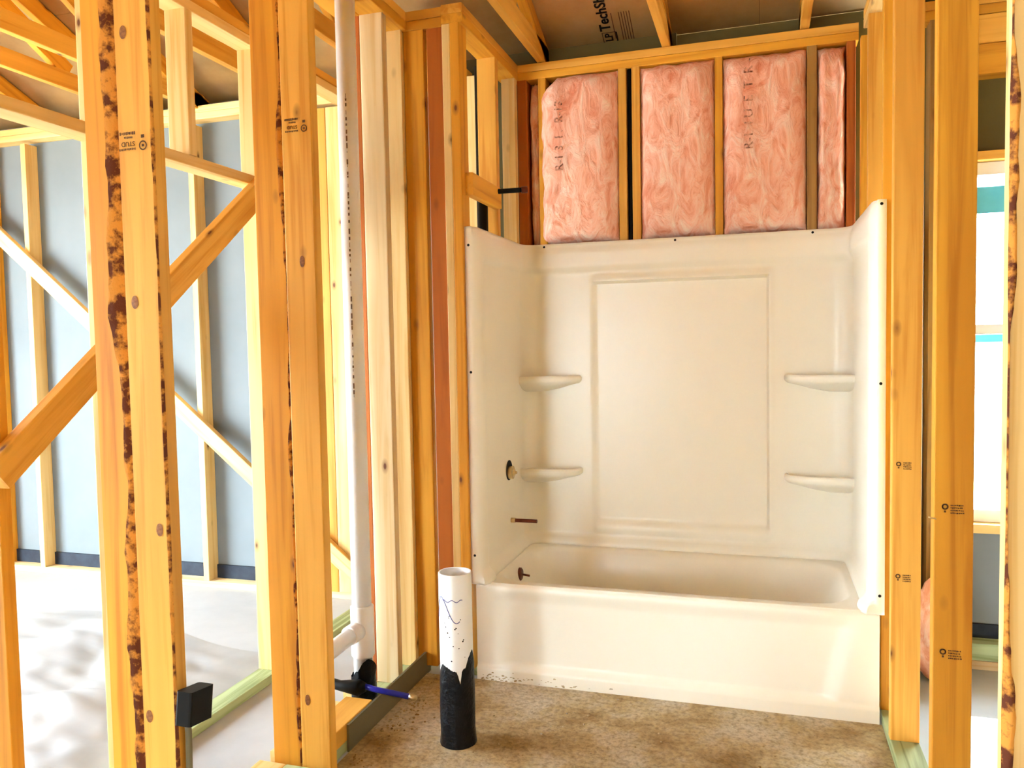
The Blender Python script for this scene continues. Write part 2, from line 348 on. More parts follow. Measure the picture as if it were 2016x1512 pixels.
# far wall of the right room with the window
wr = tag(empty('wall_far_right', (2.6, 0.66, 0)), 'exterior stud wall of the right room around the window', None, None, 'structure')
WX0, WX1, WZ0, WZ1 = 1.86, 2.62, 0.61, 2.08
plate_x(wr, 1.62, 4.6, 0.62, 0.708, 0.0, 0.037, 'cream', 'bottom_plate')
plate_x(wr, 1.62, 4.6, 0.622, 0.706, 0.038, 0.110, 'treated', 'bottom_plate')
panel('sill_seal', 1.62, 4.6, 0.695, 0.708, 0.110, 0.168, 'seal', wr)
top_plates_x(wr, 1.62, 4.6, 0.62, 0.708)
plate_x(wr, 1.80, 2.70, 0.62, 0.708, 2.54, 2.652, 'honey', 'header'); plate_x(wr, 1.80, 2.70, 0.62, 0.708, 2.42, 2.538, 'orange', 'header')
plate_x(wr, WX0, WX1, 0.62, 0.708, WZ1+0.002, WZ1+0.038, 'honey', 'lintel')
plate_x(wr, WX0, WX1, 0.62, 0.708, WZ0-0.04, WZ0-0.002, 'pale', 'sill_plate')
for x0, x1, m in ((1.78, 1.818, 'darker'), (1.82, 1.858, 'darker'), (2.624, 2.66, 'honey'), (3.2, 3.238, 'honey'), (3.9, 3.938, 'honey')):
    stud(wr, x0, x1, 0.62, 0.708, 0.11, ZT if x0 > 1.8 else ZT, m)
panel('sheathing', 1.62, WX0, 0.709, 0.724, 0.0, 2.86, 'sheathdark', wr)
panel('sheathing', WX1, 4.6, 0.709, 0.724, 0.0, 2.86, 'sheath', wr)
panel('sheathing', WX0, WX1, 0.709, 0.724, 0.0, WZ0-0.001, 'sheath', wr)
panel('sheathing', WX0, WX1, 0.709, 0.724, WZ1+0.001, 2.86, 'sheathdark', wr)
w1 = tag(empty('window_1', (2.24, 0.68, WZ0)), 'white double hung window with blue film strips in the right room', None, None, 'structure')
for a in ((WX0, WX0+0.03, WZ0, WZ1), (WX1-0.03, WX1, WZ0, WZ1), (WX0+0.03, WX1-0.03, WZ0, WZ0+0.05), (WX0+0.03, WX1-0.03, WZ1-0.05, WZ1), (WX0+0.03, WX1-0.03, 1.385, 1.425)):
    panel('window_frame', a[0], a[1], 0.665, 0.72, a[2], a[3], 'vinyl', w1)
panel('pane', WX0+0.03, WX1-0.03, 0.700, 0.704, WZ0+0.05, 1.385, 'glass', w1)
panel('pane', WX0+0.03, WX1-0.03, 0.684, 0.688, 1.425, WZ1-0.05, 'glass', w1)
panel('film_strip', WX0+0.031, WX1-0.031, 0.6825, 0.684, 1.878, 1.985, 'tape', w1)['label'] = 'wide blue protective film strip'
panel('film_strip', WX0+0.031, WX1-0.031, 0.6985, 0.700, 1.352, 1.384, 'tape', w1)['label'] = 'thin blue protective film strip'

# unseen wall added on the right to block the sun
we = tag(empty('wall_right_added', (4.65, -3, 0)), 'unseen sheathed wall added to block sun from the right', None, None, 'structure')
panel('sheathing', 4.61, 4.63, -6.5, 0.72, 0.0, 4.6, 'osb', we)
wz = tag(empty('wall_rear_added', (0, -6.1, 0)), 'unseen tan wall added behind the viewer for warm bounce, with a doorway for fill light', None, None, 'structure')  # added out of view: boards for warm bounce, doorway sized for fill light
panel('sheathing', -4.3, -1.3, -6.12, -6.1, 0.0, 4.6, 'osb', wz); panel('sheathing', -0.65, 4.6, -6.12, -6.1, 0.0, 4.6, 'osb', wz); panel('sheathing', -1.3, -0.65, -6.12, -6.1, 2.03, 4.6, 'osb', wz)
wq = tag(empty('wall_left_added', (-4.3, -2, 0)), 'unseen left room wall added to shape the daylight, with a wide opening', None, None, 'structure')  # added out of view, its opening sized to steer daylight onto the tub
panel('sheathing', -4.32, -4.3, -0.3, 0.89, 0.0, 4.6, 'osb', wq); panel('sheathing', -4.32, -4.3, -6.1, -2.8, 0.0, 4.6, 'osb', wq); panel('sheathing', -4.32, -4.3, -2.8, -0.3, 2.40, 4.6, 'osb', wq)

# left wall of the bathroom: two rows of 2x4 side by side
wl = tag(empty('wall_left', (-0.30, -0.8, 0)), 'open double stud wall left of the tub', None, None, 'structure')
A1 = waney_stud(wl, -0.450, -0.347, -1.45, -1.412, 0.038, ZT, 'orange', 'R', 0.030, 0.040, seed=2)
A1['label'] = 'orange stud with a wide strip of dark bark'
A2 = waney_stud(wl, -0.346, -0.245, -1.455, -1.415, 0.038, ZT, 'honey', 'R', 0.007, 0.007, seed=5)
B1 = waney_stud(wl, -0.407, -0.300, -0.83, -0.792, 0.001, ZT, 'orange', 'R', 0.022, 0.012, seed=9)
B2 = stud(wl, -0.299, -0.194, -0.835, -0.795, 0.001, ZT, 'honey')
grade_stamp(A2, -0.294, -1.4575, 1.877, 0.98); grade_stamp(B2, -0.240, -0.836, 2.066, 0.95)
for q in ((-0.319, 2.135), (-0.317, 1.499), (-0.272, 0.948), (-0.326, 0.479)): knot(A2, q[0], -1.4556, q[1], 0.010, 0.016)
for q in ((-0.240, 1.65), (-0.271, 0.252)): knot(B2, q[0], -0.8356, q[1], 0.009, 0.018)
stud(wl, -0.450, -0.355, -0.195, -0.157, 0.038, ZT, 'red'); C2 = stud(wl, -0.352, -0.256, -0.20, -0.162, 0.038, ZT, 'cream')
D1 = stud(wl, -0.345, -0.262, -0.02, 0.018, 0.038, ZT, 'pale'); D2 = stud(wl, -0.260, -0.173, 0.0, 0.038, 0.038, ZT, 'orange')
stud(wl, -0.345, -0.265, 0.66, 0.698, 0.038, ZT, 'pale')
plate_y(wl, -0.450, -0.350, -6.0, -0.85, 0.0, 0.037, 'pale', 'bottom_plate'); plate_y(wl, -0.450, -0.350, -0.79, -0.40, 0.0, 0.037, 'pale', 'bottom_plate')
plate_y(wl, -0.450, -0.350, -0.30, 0.78, 0.0, 0.037, 'pale', 'bottom_plate')
plate_y(wl, -0.349, -0.235, -6.0, -0.85, 0.0, 0.037, 'treated', 'bottom_plate'); plate_y(wl, -0.349, -0.235, -0.79, -0.47, 0.0, 0.037, 'treated', 'bottom_plate')
plate_y(wl, -0.349, -0.235, -0.25, 0.78, 0.0, 0.037, 'treated', 'bottom_plate')
plate_y(wl, -0.340, -0.232, -0.785, -0.475, 0.038, 0.098, 'honey', 'blocking')
panel('flashing_board', -0.231, -0.222, -0.665, 0.04, 0.0, 0.095, 'flash', wl)['label'] = 'grey green board along the wall foot'
top_plates_y(wl, -0.450, -0.352, -6.0, 0.78); top_plates_y(wl, -0.350, -0.245, -6.0, 0.78)

# closet wall further left, with the door header and a diagonal brace
w2 = tag(empty('wall_closet', (-0.855, -0.5, 0)), 'stud wall with a door header left of the double wall', None, None, 'structure')
XA, XB, ZC = -0.898, -0.81, 2.585
for y0, m in ((-0.212, 'pale'), (-1.02, 'pale'), (-1.43, 'orange'), (-2.2, 'honey')):
    stud(w2, XA, XB, y0, y0+0.038, 0.038, ZC, m)
stud(w2, XA, XB, 0.74, 0.778, 0.038, ZC, 'pale')
stud(w2, XA, XB, -0.625, -0.587, 2.075, ZC, 'pale', 'cripple_stud');
plate_y(w2, XA, XB, -1.39, -0.212, 2.035, 2.073, 'pale', 'header')
top_plates_y(w2, XA, XB, -6.0, 0.80, 'honey', 'pale', ZC)
plate_y(w2, XA, XB, -1.09, 0.80, 0.0, 0.037, 'treated', 'bottom_plate'); plate_y(w2, XA, XB, -6.0, -1.39, 0.0, 0.037, 'treated', 'bottom_plate')
board('brace', (-0.790, -1.455, 1.06), (-0.790, -0.20, 2.05), 0.089, 0.038, (0, 0, 1), 'honey', w2)['label'] = 'diagonal brace across the closet door opening'

# plumbing wall at the left end of the tub
wp = tag(empty('wall_plumbing', (-0.05, 0.35, 0)), 'plumbing stud wall at the left end of the tub', None, None, 'structure')
stud(wp, -0.158, -0.090, 0.0, 0.038, 0.038, 2.65, 'red')['label'] = 'dark red brown stud'
stud(wp, -0.088, -0.054, -0.012, 0.075, 0.038, 2.654, 'pale'); stud(wp, -0.053, -0.014, -0.016, 0.072, 0.038, 2.654, 'orange')
stud(wp, -0.088, 0.0, 0.40, 0.438, 0.038, ZT, 'honey')
stud(wp, -0.070, -0.002, 0.70, 0.738, 0.038, ZT, 'pale')
stud(wp, -0.222, -0.160, 0.60, 0.638, 0.038, ZT, 'pale')
plate_y(wp, -0.020, 0.018, 0.03, 0.40, 1.985, 2.075, 'orange', 'blocking')
top_plates_y(wp, -0.089, 0.0, -0.012, 0.749)
plate_x(wp, -0.262, -0.092, -0.005, 0.075, 2.69, 2.728, 'honey'); plate_x(wp, -0.262, -0.092, -0.005, 0.075, 2.651, 2.689, 'orange')
plate_y(wp, -0.170, 0.0, 0.04, 0.749, 0.0, 0.037, 'treated', 'bottom_plate')

# right wall
wx = tag(empty('wall_right', (1.575, -0.4, 0)), 'open stud wall right of the tub', None, None, 'structure')
RX0, RX1 = 1.531, 1.620
for y0, m in ((0.70, 'orange'), (0.46, 'honey'), (0.05, 'orange')):
    stud(wx, RX0, RX1, y0, y0+0.038, 0.038, ZT, m)
R1 = stud(wx, RX0, RX1, -0.178, -0.140, 0.038, ZT, 'honey')
R2 = stud(wx, RX0, RX1, -0.835, -0.797, 0.038, ZT, 'orange')
R3 = waney_stud(wx, RX0, RX1, -1.440, -1.402, 0.038, ZT, 'pale', 'L', 0.020, 0.006, seed=12)
R3['label'] = 'pale stud with patches of bark on its left edge'
for q, st in (((1.545, 0.962), R1), ((1.545, 0.590), R1)):
    bars_mesh('grade_stamp', ring_marks(0.006, 0.004, 0.006, 16, 0.0034) + [(0.006, -0.008, 0.005, 0.005)] + sum([dashes(random.Random(i), 5, 0.020, 0.043, 0.008-0.0065*i, 0.0035) for i in range(4)], []), 'ink', st, face_front(q[0], -0.1795, q[1]))
for q in ((1.550, 0.955), (1.548, 0.588)):
    bars_mesh('grade_stamp', ring_marks(0.006, 0.004, 0.006, 16, 0.0034) + [(0.006, -0.008, 0.005, 0.005)] + sum([dashes(random.Random(i+7), 5, 0.018, 0.045, 0.008-0.0065*i, 0.0035) for i in range(4)], []), 'ink', R2, face_front(q[0], -0.8365, q[1]))
tube('nail', [(RX0+0.012, -0.830, 0.925), (RX0-0.012, -0.842, 0.932)], 0.002, 'brass', R2, 8)
plate_y(wx, RX0, RX1, -6.0, 0.74, 0.0, 0.037, 'treated', 'bottom_plate')
top_plates_y(wx, RX0, RX1, -6.0, 0.62, 'honey', 'pale')

# roof deck (foil faced panels) and trusses
ce = tag(empty('ceiling', (0, 0.84, 2.82)), 'underside of the foil faced roof deck', None, None, 'structure')
SL = 0.42; DZ = 2.82
def deck_z(y): return DZ + SL*(0.84-y)
ang = math.atan(SL)
row = 0; y = 1.35
while y > -3.2:
    y1 = y - 1.22*math.cos(ang)
    x = -6.2 + (1.22 if row % 2 else 0)
    while x < 4.7:
        x1 = min(x+2.44, 4.7)
        bm = bmesh.new()
        vs = []
        for (yy, dz) in ((y-0.001, 0), (y1+0.001, 0), (y1+0.001, 0.012), (y-0.001, 0.012)):
            vs.append([bm.verts.new((xx, yy, deck_z(yy)+dz)) for xx in (x+0.0006, x1-0.0006)])
        for i in range(4): bm.faces.new((vs[i][0], vs[i][1], vs[(i+1) % 4][1], vs[(i+1) % 4][0]))
        bm.faces.new([v[0] for v in vs]); bm.faces.new([v[1] for v in vs][::-1])
        bmesh.ops.recalc_face_normals(bm, faces=bm.faces)
        o = obj('roof_panel', bm, M['foil'], ce); place(o, Matrix())
        if x <= 0.45 < x1 and y >= 0.6 > y1: deck_panel = o
        x = x1
    y = y1; row += 1
bm = bmesh.new(); vs = [bm.verts.new(p) for p in ((-6.2, 1.35, deck_z(1.35)+0.016), (4.7, 1.35, deck_z(1.35)+0.016), (4.7, y, deck_z(y)+0.016), (-6.2, y, deck_z(y)+0.016))]
bm.faces.new(vs); o = obj('sky_gap_blocker', bm, M['black'], ce); place(o, Matrix())  # added sheet, blocks sky showing through the panel seams
# far slope of the roof, keeps the sky out
bm = bmesh.new(); yr = y; vs = [bm.verts.new(p) for p in ((-6.2, yr, deck_z(yr)), (4.7, yr, deck_z(yr)), (4.7, yr-4.2, deck_z(yr)-4.2*SL), (-6.2, yr-4.2, deck_z(yr)-4.2*SL))]
bm.faces.new(vs); o = obj('roof_slope', bm, M['foil'], ce); place(o, Matrix())

def truss(xc, lab):
    t = tag(empty('roof_truss', (xc, 0.8, ZT+0.076)), lab, 'truss', 'roof trusses')
    zb = ZT+0.078
    board('bottom_chord', (xc, -6.2, zb+0.044), (xc, 0.92, zb+0.044), 0.038, 0.088, (1, 0, 0), 'honey', t)
    board('top_chord', (xc, 1.25, deck_z(1.25)-0.052), (xc, yr, deck_z(yr)-0.052), 0.038, 0.088, (1, 0, 0), 'orange', t)
    board('web', (xc, 0.30, zb+0.09), (xc, -0.55, deck_z(-0.55)-0.10), 0.036, 0.085, (1, 0, 0), 'orange', t)
    board('web', (xc, -1.35, zb+0.09), (xc, -0.62, deck_z(-0.62)-0.10), 0.036, 0.085, (1, 0, 0), 'honey', t)
    board('web', (xc, -1.45, zb+0.09), (xc, -2.2, deck_z(-2.2)-0.10), 0.036, 0.085, (1, 0, 0), 'orange', t)
    return t
truss(1.925, 'roof truss over the right room beyond the window stud'); truss(1.31, 'roof truss above the right half of the tub'); truss(0.71, 'roof truss above the middle of the tub')
truss(0.115, 'roof truss just right of the plumbing wall top'); truss(-0.70, 'roof truss between the double wall and the closet wall')
truss(-1.31, 'roof truss just left of the closet wall'); truss(-1.91, 'second roof truss left of the closet wall'); truss(-2.29, 'third roof truss left of the closet wall')
truss(-3.0, 'roof truss above the far left room'); truss(-3.6, 'leftmost roof truss above the far left room')

# eave, unseen, added to stop light leaking in: soffit and fascia
panel('soffit_blocker', -6.2, 4.7, 0.91, 1.35, 2.55, 2.562, 'foil', ce)
panel('fascia_blocker', -6.2, 4.7, 1.352, 1.375, 2.50, 2.66, 'vinyl', ce)

# print on the deck
ca, sa = math.cos(ang), math.sin(ang)
def deck_frame(x, y, off=0.0025):
    return Matrix.Translation((x, y-sa*off, deck_z(y)-ca*off)) @ Matrix(((0, -1, 0, 0), (-ca, 0, -sa, 0), (sa, 0, -ca, 0), (0, 0, 0, 1)))
text_mesh('deck_print', 'TechShield', 0.070, 'black', deck_panel, deck_frame(0.432, 0.775), align='LEFT', bold=0.0016)
text_mesh('deck_print', 'LP', 0.050, 'black', deck_panel, deck_frame(0.440, 0.815), bold=0.0014)
bars_mesh('deck_print', [(0, -0.036, 0.062, 0.008), (0, 0.030, 0.062, 0.003), (-0.032, -0.002, 0.003, 0.068), (0.032, -0.002, 0.003, 0.068)], 'black', deck_panel, deck_frame(0.440, 0.815))
bars_mesh('deck_print', [(0.07, -0.012*i, 0.20, 0.004) for i in range(5)] + [(0.09, 0.035, 0.16, 0.004)], 'ink', deck_panel, deck_frame(0.505, 0.835))

# ------------------------------------------------------------------ insulation batts
def batt(x0, x1, z0, z1, lab, seed, yf=0.722, cut=0.0, prnt=None):
    bm = bmesh.new(); nx, nz = 18, 44; hx = (x1-x0)/2; grid = []
    for j in range(nz+1):
        rw = []
        for i in range(nx+1):
            u, v = i/nx, j/nz
            x = (u-0.5)*2*hx; zt = z1-z0 - (cut*max(0, 1-u*4.5)) + 0.010*noise.noise(Vector((seed, u*5, 2)))
            z = zt*v
            e = (1-abs(2*u-1)**6) * (1-abs(2*v-1)**14)
            y = yf + 0.055*(1-e) + 0.010*noise.noise(Vector((u*3+seed, v*7, 1))) + 0.004*noise.noise(Vector((u*9, v*26, seed)))
            x += 0.006*noise.noise(Vector((v*9, seed, u)))
            rw.append(bm.verts.new((x, y, z)))
        grid.append(rw)
    back = [bm.verts.new((x, 0.836, z)) for x, z in ((-hx, 0), (hx, 0), (hx, z1-z0), (-hx, z1-z0-cut))]
    for j in range(nz):
        for i in range(nx): bm.faces.new((grid[j][i], grid[j][i+1], grid[j+1][i+1], grid[j+1][i]))
    bm.faces.new([back[0], back[1]] + grid[0][::-1]); bm.faces.new(grid[nz] + [back[2], back[3]])
    bm.faces.new([back[3], back[0]] + [grid[j][0] for j in range(nz+1)]); bm.faces.new([grid[j][nx] for j in range(nz, -1, -1)] + [back[1], back[2]])
    bm.faces.new(back[::-1])
    o = obj('insulation_batt', bm, M['pink'], None, smooth=True); o.location = ((x0+x1)/2, 0, z0)
    tag(o, lab, 'insulation', 'pink insulation batts')
    bpy.context.view_layer.update()
    if prnt:
        px, pz, txt = prnt
        tp = text_mesh('batt_print', txt, 0.055, 'battink', o, face_front(px, yf-0.012, pz, math.pi/2), 0.002); tp['kind'] = 'stuff'
    return o
batt(0.046, 0.098, 1.862, 2.652, 'narrow pink insulation strip beside the dark corner stud', 3, 0.775)
batt(0.112, 0.486, 1.862, 2.650, 'pink insulation batt with a cut top left corner', 11, 0.705, 0.07, (0.215, 2.36, 'R-1 3  I .  R-13'))
batt(0.591, 0.926, 1.862, 2.652, 'plain pink insulation batt right of the double stud', 23, 0.715)
batt(0.964, 1.317, 1.862, 2.645, 'pink insulation batt with bold vertical print', 37, 0.712, 0, (1.075, 2.42, 'R-1  I U  E  T  R -'))
batt(1.362, 1.478, 1.862, 2.648, 'narrow pink insulation batt at the right end', 41, 0.735)

# ------------------------------------------------------------------ tub
W = 1.524; RIM = 0.405; YB = 0.735
def sstep(a, b, x):
    t = max(0.0, min(1.0, (x-a)/(b-a))); return t*t*(3-2*t)
tub = tag(empty('bathtub', (W/2, 0.35, 0)), 'white alcove bathtub with a plain front apron', 'bathtub')
def rrect(cx, cy, hx, hy, r, n=96):
    pts = []
    for k in range(n):
        a = 2*math.pi*(k+0.5)/n; c, s_ = math.cos(a), math.sin(a)
        # ray from centre to rounded rectangle
        lo, hi = 0, 3.0
        for _ in range(30):
            t = (lo+hi)/2; px, py = abs(c*t), abs(s_*t)
            qx, qy = px-(hx-r), py-(hy-r)
            dd = math.hypot(max(qx, 0), max(qy, 0)) + min(max(qx, qy), 0) - r
            if dd > 0: hi = t
            else: lo = t
        pts.append((cx+c*lo, cy+s_*lo))
    return pts
loops = [(rrect(W/2, 0.3725, W/2-0.002, 0.3575, 0.012), RIM-0.01), (rrect(W/2, 0.374, W/2-0.004, 0.352, 0.012), RIM),
         (rrect(0.748, 0.360, 0.700, 0.302, 0.15), RIM+0.001), (rrect(0.748, 0.360, 0.688, 0.290, 0.15), RIM-0.006), (rrect(0.746, 0.360, 0.678, 0.279, 0.15), RIM-0.024),
         (rrect(0.728, 0.360, 0.640, 0.264, 0.15), 0.27), (rrect(0.715, 0.360, 0.590, 0.247, 0.14), 0.14), (rrect(0.715, 0.360, 0.540, 0.225, 0.13), 0.085), (rrect(0.71, 0.360, 0.48, 0.18, 0.10), 0.070)]
bm = bmesh.new(); vr = [[bm.verts.new((x, y, z)) for x, y in lp] for lp, z in loops]; n = 96
for i in range(len(vr)-1):
    for k in range(n): bm.faces.new((vr[i][k], vr[i][(k+1) % n], vr[i+1][(k+1) % n], vr[i+1][k]))
bm.faces.new(vr[-1]); bmesh.ops.recalc_face_normals(bm, faces=bm.faces)
for f in bm.faces:
    pass
o = obj('tub_body', bm, M['acrylic'], tub, smooth=True); place(o, Matrix())
# apron: shallow recessed centre, stepped foot
bm = bmesh.new(); nx, nz = 120, 60; g = []
for j in range(nz+1):
    z = RIM*j/nz; rw = []
    for i in range(nx+1):
        x = 0.002 + (W-0.004)*i/nx
        rec = sstep(0.045, 0.13, x - 0.05*(1-z/RIM))*sstep(0.045, 0.13, W-x-0.10*(1-z/RIM))
        y = 0.016*rec*sstep(0.055, 0.085, z)*(1-sstep(0.33, 0.385, z))
        y += 0.009*sstep(0.052, 0.066, z)
        tz = max(0, (z-(RIM-0.02))/0.02); y += 0.018*(1-math.sqrt(max(0, 1-tz*tz)))
        rw.append(bm.verts.new((x, y, z + (0.004 if j == 0 else 0))))
    g.append(rw)
for j in range(nz):
    for i in range(nx): bm.faces.new((g[j][i], g[j][i+1], g[j+1][i+1], g[j+1][i]))
o = obj('apron', bm, M['acrylic'], tub, smooth=True); place(o, Matrix())
lathe('overflow_plate', [(0.030, 0), (0.030, 0.010), (0.024, 0.015), (0.008, 0.017)], 'darkbronze', tub, (0.070, 0.39, 0.335), 'X')
tube('overflow_lever', [(0.084, 0.39, 0.335), (0.122, 0.387, 0.332)], 0.005, 'darkbronze', tub, 8)
lathe('drain', [(0.032, 0), (0.032, 0.003), (0.02, 0.004)], 'brass', tub, (0.30, 0.36, 0.072))
# dirt smears on the apron foot
bm = bmesh.new(); rng = random.Random(4)
for k in range(70):
    x = 0.02 + abs(rng.gauss(0, 0.22)) ; z = 0.006 + abs(rng.gauss(0, 0.016)); a = rng.uniform(0.002, 0.007)
    if x > 1.2: continue
    v = [bm.verts.new((x+dx*a*rng.uniform(.6, 1.4), -0.0008, z+dz*a*0.5*rng.uniform(.5, 1.2))) for dx, dz in ((-1, -1), (1, -.6), (.8, 1), (-.7, .8))]; bm.faces.new(v)
o = obj('mud_spatter', bm, M['dirt'], tub); place(o, Matrix()); o['kind'] = 'stuff'

# ------------------------------------------------------------------ tub surround (one moulded sheet, follows three sides)
sur = tag(empty('tub_surround', (W/2, 0.4, RIM)), 'glossy white moulded surround on three sides above the tub', 'tub surround')
SX, SY, RC, ZTOP = 0.037, 0.70, 0.065, 1.855
path = [(-0.012, 0.002), (0.0, -0.001), (0.008, -0.002), (0.016, 0.001), (0.021, 0.007), (0.026, 0.016), (0.033, 0.030), (SX, 0.05)]
yy = 0.06
while yy < SY-RC-0.005: path.append((SX, yy)); yy += 0.012
for k in range(9):
    a = math.pi - (math.pi/2)*k/8; path.append((SX+RC+RC*math.cos(a), SY-RC+RC*math.sin(a)))
xx = SX+RC+0.01
while xx < W/2-0.004: path.append((xx, SY)); xx += 0.0105
left = path[:]; path = left + [(W-x, y) for x, y in reversed(left)]
nrm = []
for i in range(len(path)):
    a = Vector(path[max(i-1, 0)]); b_ = Vector(path[min(i+1, len(path)-1)]); t = (b_-a).normalized(); nrm.append(Vector((t.y, -t.x)))
def inset(x, y, z):
    d = 0.0
    flange = x < 0.02 or x > W-0.02
    if z > 1.825: d -= 0.010*sstep(1.825, 1.832, z)            # nailing flange at the top
    if flange: return 0.0
    on_back = y > SY-0.02
    if not on_back and y < SY-RC:                                # side panels: shallow recess
        d -= 0.016*sstep(0.075, 0.10, y)*(1-sstep(1.718, 1.732, z))
    else:
        d -= 0.016*(1-sstep(1.718, 1.732, z))
    if on_back:
        m_ = sstep(0.356, 0.372, x)*(1-sstep(1.150, 1.166, x))*sstep(0.510, 0.528, z)*(1-sstep(1.655, 1.672, z))
        d -= 0.024*m_
        m2_ = sstep(0.352, 0.372, x)*(1-sstep(1.158, 1.178, x))
        d += 0.010*m2_*(1-sstep(1.69, 1.70, z))*sstep(0.46, 0.48, z)
    d += 0.030*(1-sstep(RIM+0.012, RIM+0.055, z))                # cove onto the tub rim
    return d
zs = [RIM-0.004 + (ZTOP-RIM+0.004)*k/110 for k in range(111)]
bm = bmesh.new(); g = []
for z in zs:
    g.append([bm.verts.new((path[i][0]+nrm[i].x*inset(*path[i], z), path[i][1]+nrm[i].y*inset(*path[i], z), z)) for i in range(len(path))])
for j in range(len(zs)-1):
    for i in range(len(path)-1): bm.faces.new((g[j][i], g[j][i+1], g[j+1][i+1], g[j+1][i]))
o = obj('wall_panel', bm, M['acrylic'], sur, smooth=True); place(o, Matrix())
md = o.modifiers.new('thickness', 'SOLIDIFY'); md.thickness = 0.004; md.offset = 0.0
# moulded shelves in the back corners
def shelf(xc, sx, z):
    bm = bmesh.new(); loops = []
    for sc, dz, in_ in ((0.86, 0.008, 0), (0.92, 0.008, 0), (0.955, 0.015, 0), (0.975, 0.018, 0), (1.0, 0.014, 0), (1.015, 0.004, 0), (1.01, -0.008, 0), (0.97, -0.018, 0), (0.82, -0.028, 0), (0.60, -0.045, 0), (0.35, -0.058, 0), (0.1, -0.060, 0)):
        lp = [(-0.012, 0.0)]
        for k in range(15):
            t = (k/14)*math.pi/2; e = 0.62
            lp.append((0.265*sc*(math.cos(t)**e), 0.115*sc*(math.sin(t)**e)))
        lp.append((-0.012, 0.115*sc))
        loops.append([bm.verts.new((sx*a, -b_, z+dz)) for a, b_ in lp])
    n = len(loops[0])
    for i in range(len(loops)-1):
        for k in range(n): bm.faces.new((loops[i][k], loops[i][(k+1) % n], loops[i+1][(k+1) % n], loops[i+1][k]))
    bm.faces.new(loops[0][::-1]); bm.faces.new(loops[-1]); bmesh.ops.recalc_face_normals(bm, faces=bm.faces)
    o = obj('shelf', bm, M['acrylic'], sur, smooth=True); place(o, Matrix.Translation((xc, SY+0.016, 0)))
for z in (1.207, 0.765): shelf(0.034, 1, z); shelf(W-0.034, -1, z)
# screws in the flange
for q in ((0.004, -0.003, 1.78), (0.004, -0.003, 1.27), (0.004, -0.003, 0.52), (W-0.004, -0.003, 1.84), (W-0.004, -0.003, 1.22), (W-0.004, -0.003, 0.47)):
    lathe('screw', [(0.0055, 0), (0.0055, 0.001), (0.003, 0.0015)], 'black', sur, q, '-Y', 10)
for x in (0.13, 0.75, 1.34):
    lathe('screw', [(0.0055, 0), (0.0055, 0.001), (0.003, 0.0015)], 'black', sur, (x, SY+0.007, 1.842), '-Y', 10)

# ------------------------------------------------------------------ plumbing in the tub
XW = SX-0.016
sv = tag(empty('mixing_valve', (XW, 0.42, 0.80)), 'rough brass mixing valve over a dark disc painted as a hole', 'valve')
lathe('opening', [(0.046, 0), (0.046, 0.004), (0.04, 0.0042)], 'hole', sv, (XW-0.0005, 0.42, 0.805), 'X')  # solid disc, its dark colour stands in for shade inside a hole
lathe('valve_body', [(0.030, 0.003), (0.030, 0.022), (0.018, 0.024), (0.014, 0.030), (0.007, 0.031), (0.006, 0.040)], 'brass', sv, (XW, 0.42, 0.795), 'X')
sp = tag(empty('spout_pipe', (XW, 0.44, 0.57)), 'dark copper spout stub sticking out above the tub', 'pipe')
tube('pipe', [(XW-0.03, 0.44, 0.570), (XW+0.125, 0.44, 0.570)], 0.0085, 'darkbronze', sp); tube('collar', [(XW, 0.44, 0.570), (XW+0.022, 0.44, 0.570)], 0.0115, 'brass', sp)
sa_ = tag(empty('shower_pipe', (-0.06, 0.37, 2.0)), 'black shower supply pipe with an arm above the surround', 'pipe')
tube('riser', [(-0.055, 0.355, 0.9), (-0.055, 0.355, 2.06)], 0.022, 'black', sa_)
tube('arm', [(-0.055, 0.355, 2.055), (0.04, 0.36, 2.055), (0.125, 0.39, 2.06)], 0.011, 'black', sa_); tube('end_fitting', [(0.115, 0.386, 2.059), (0.140, 0.396, 2.061)], 0.015, 'darkbronze', sa_)
vp_ = tag(tube('vent_pipe', [(-0.105, 0.50, 0.1), (-0.105, 0.50, 2.654)], 0.028, 'black'), 'black vent pipe behind the plumbing wall studs', 'pipe')
tag(tube('cable', [(0.5385, 0.775, 0.3), (0.5385, 0.775, 2.654)], 0.0105, 'black'), 'black cable between the doubled studs behind the tub', 'cable')

# ------------------------------------------------------------------ toilet drain stub
st = tag(empty('drain_stub', (0.112, -0.50, 0.004)), 'short open white pipe with black tar wrap standing on the floor', 'pipe')
bm = bmesh.new(); seg = 40; rings = []
for r, z in ((0.0575, 0.0), (0.0575, 0.596), (0.0565, 0.598), (0.0515, 0.598), (0.0505, 0.596), (0.0505, 0.30)):
    rings.append([bm.verts.new((r*math.cos(2*math.pi*k/seg), r*math.sin(2*math.pi*k/seg), z)) for k in range(seg)])
for i in range(len(rings)-1):
    for k in range(seg): bm.faces.new((rings[i][k], rings[i][(k+1) % seg], rings[i+1][(k+1) % seg], rings[i+1][k]))
bm.faces.new(rings[-1]); obj('pipe', bm, M['pvc'], st, smooth=True)
bm = bmesh.new(); seg = 56; rows = []
for j in range(13):
    rw = []
    for k in range(seg):
        a = 2*math.pi*k/seg
        top = 0.272 + 0.012*math.sin(a*3+1.0) + 0.022*noise.noise(Vector((math.cos(a)*3.2, math.sin(a)*3.2, 3))) + 0.05*max(0, math.cos(a+0.15))**8 - 0.045*math.exp(-((a-math.radians(302))/0.10)**2)
        z = top*j/12; r = 0.0605 + 0.0018*noise.noise(Vector((math.cos(a)*3, math.sin(a)*3, z*14))) + (0.004*(1-j/2) if j < 2 else 0)
        if j == 12: r = 0.0574
        rw.append(bm.verts.new((r*math.cos(a), r*math.sin(a), z)))
    rows.append(rw)
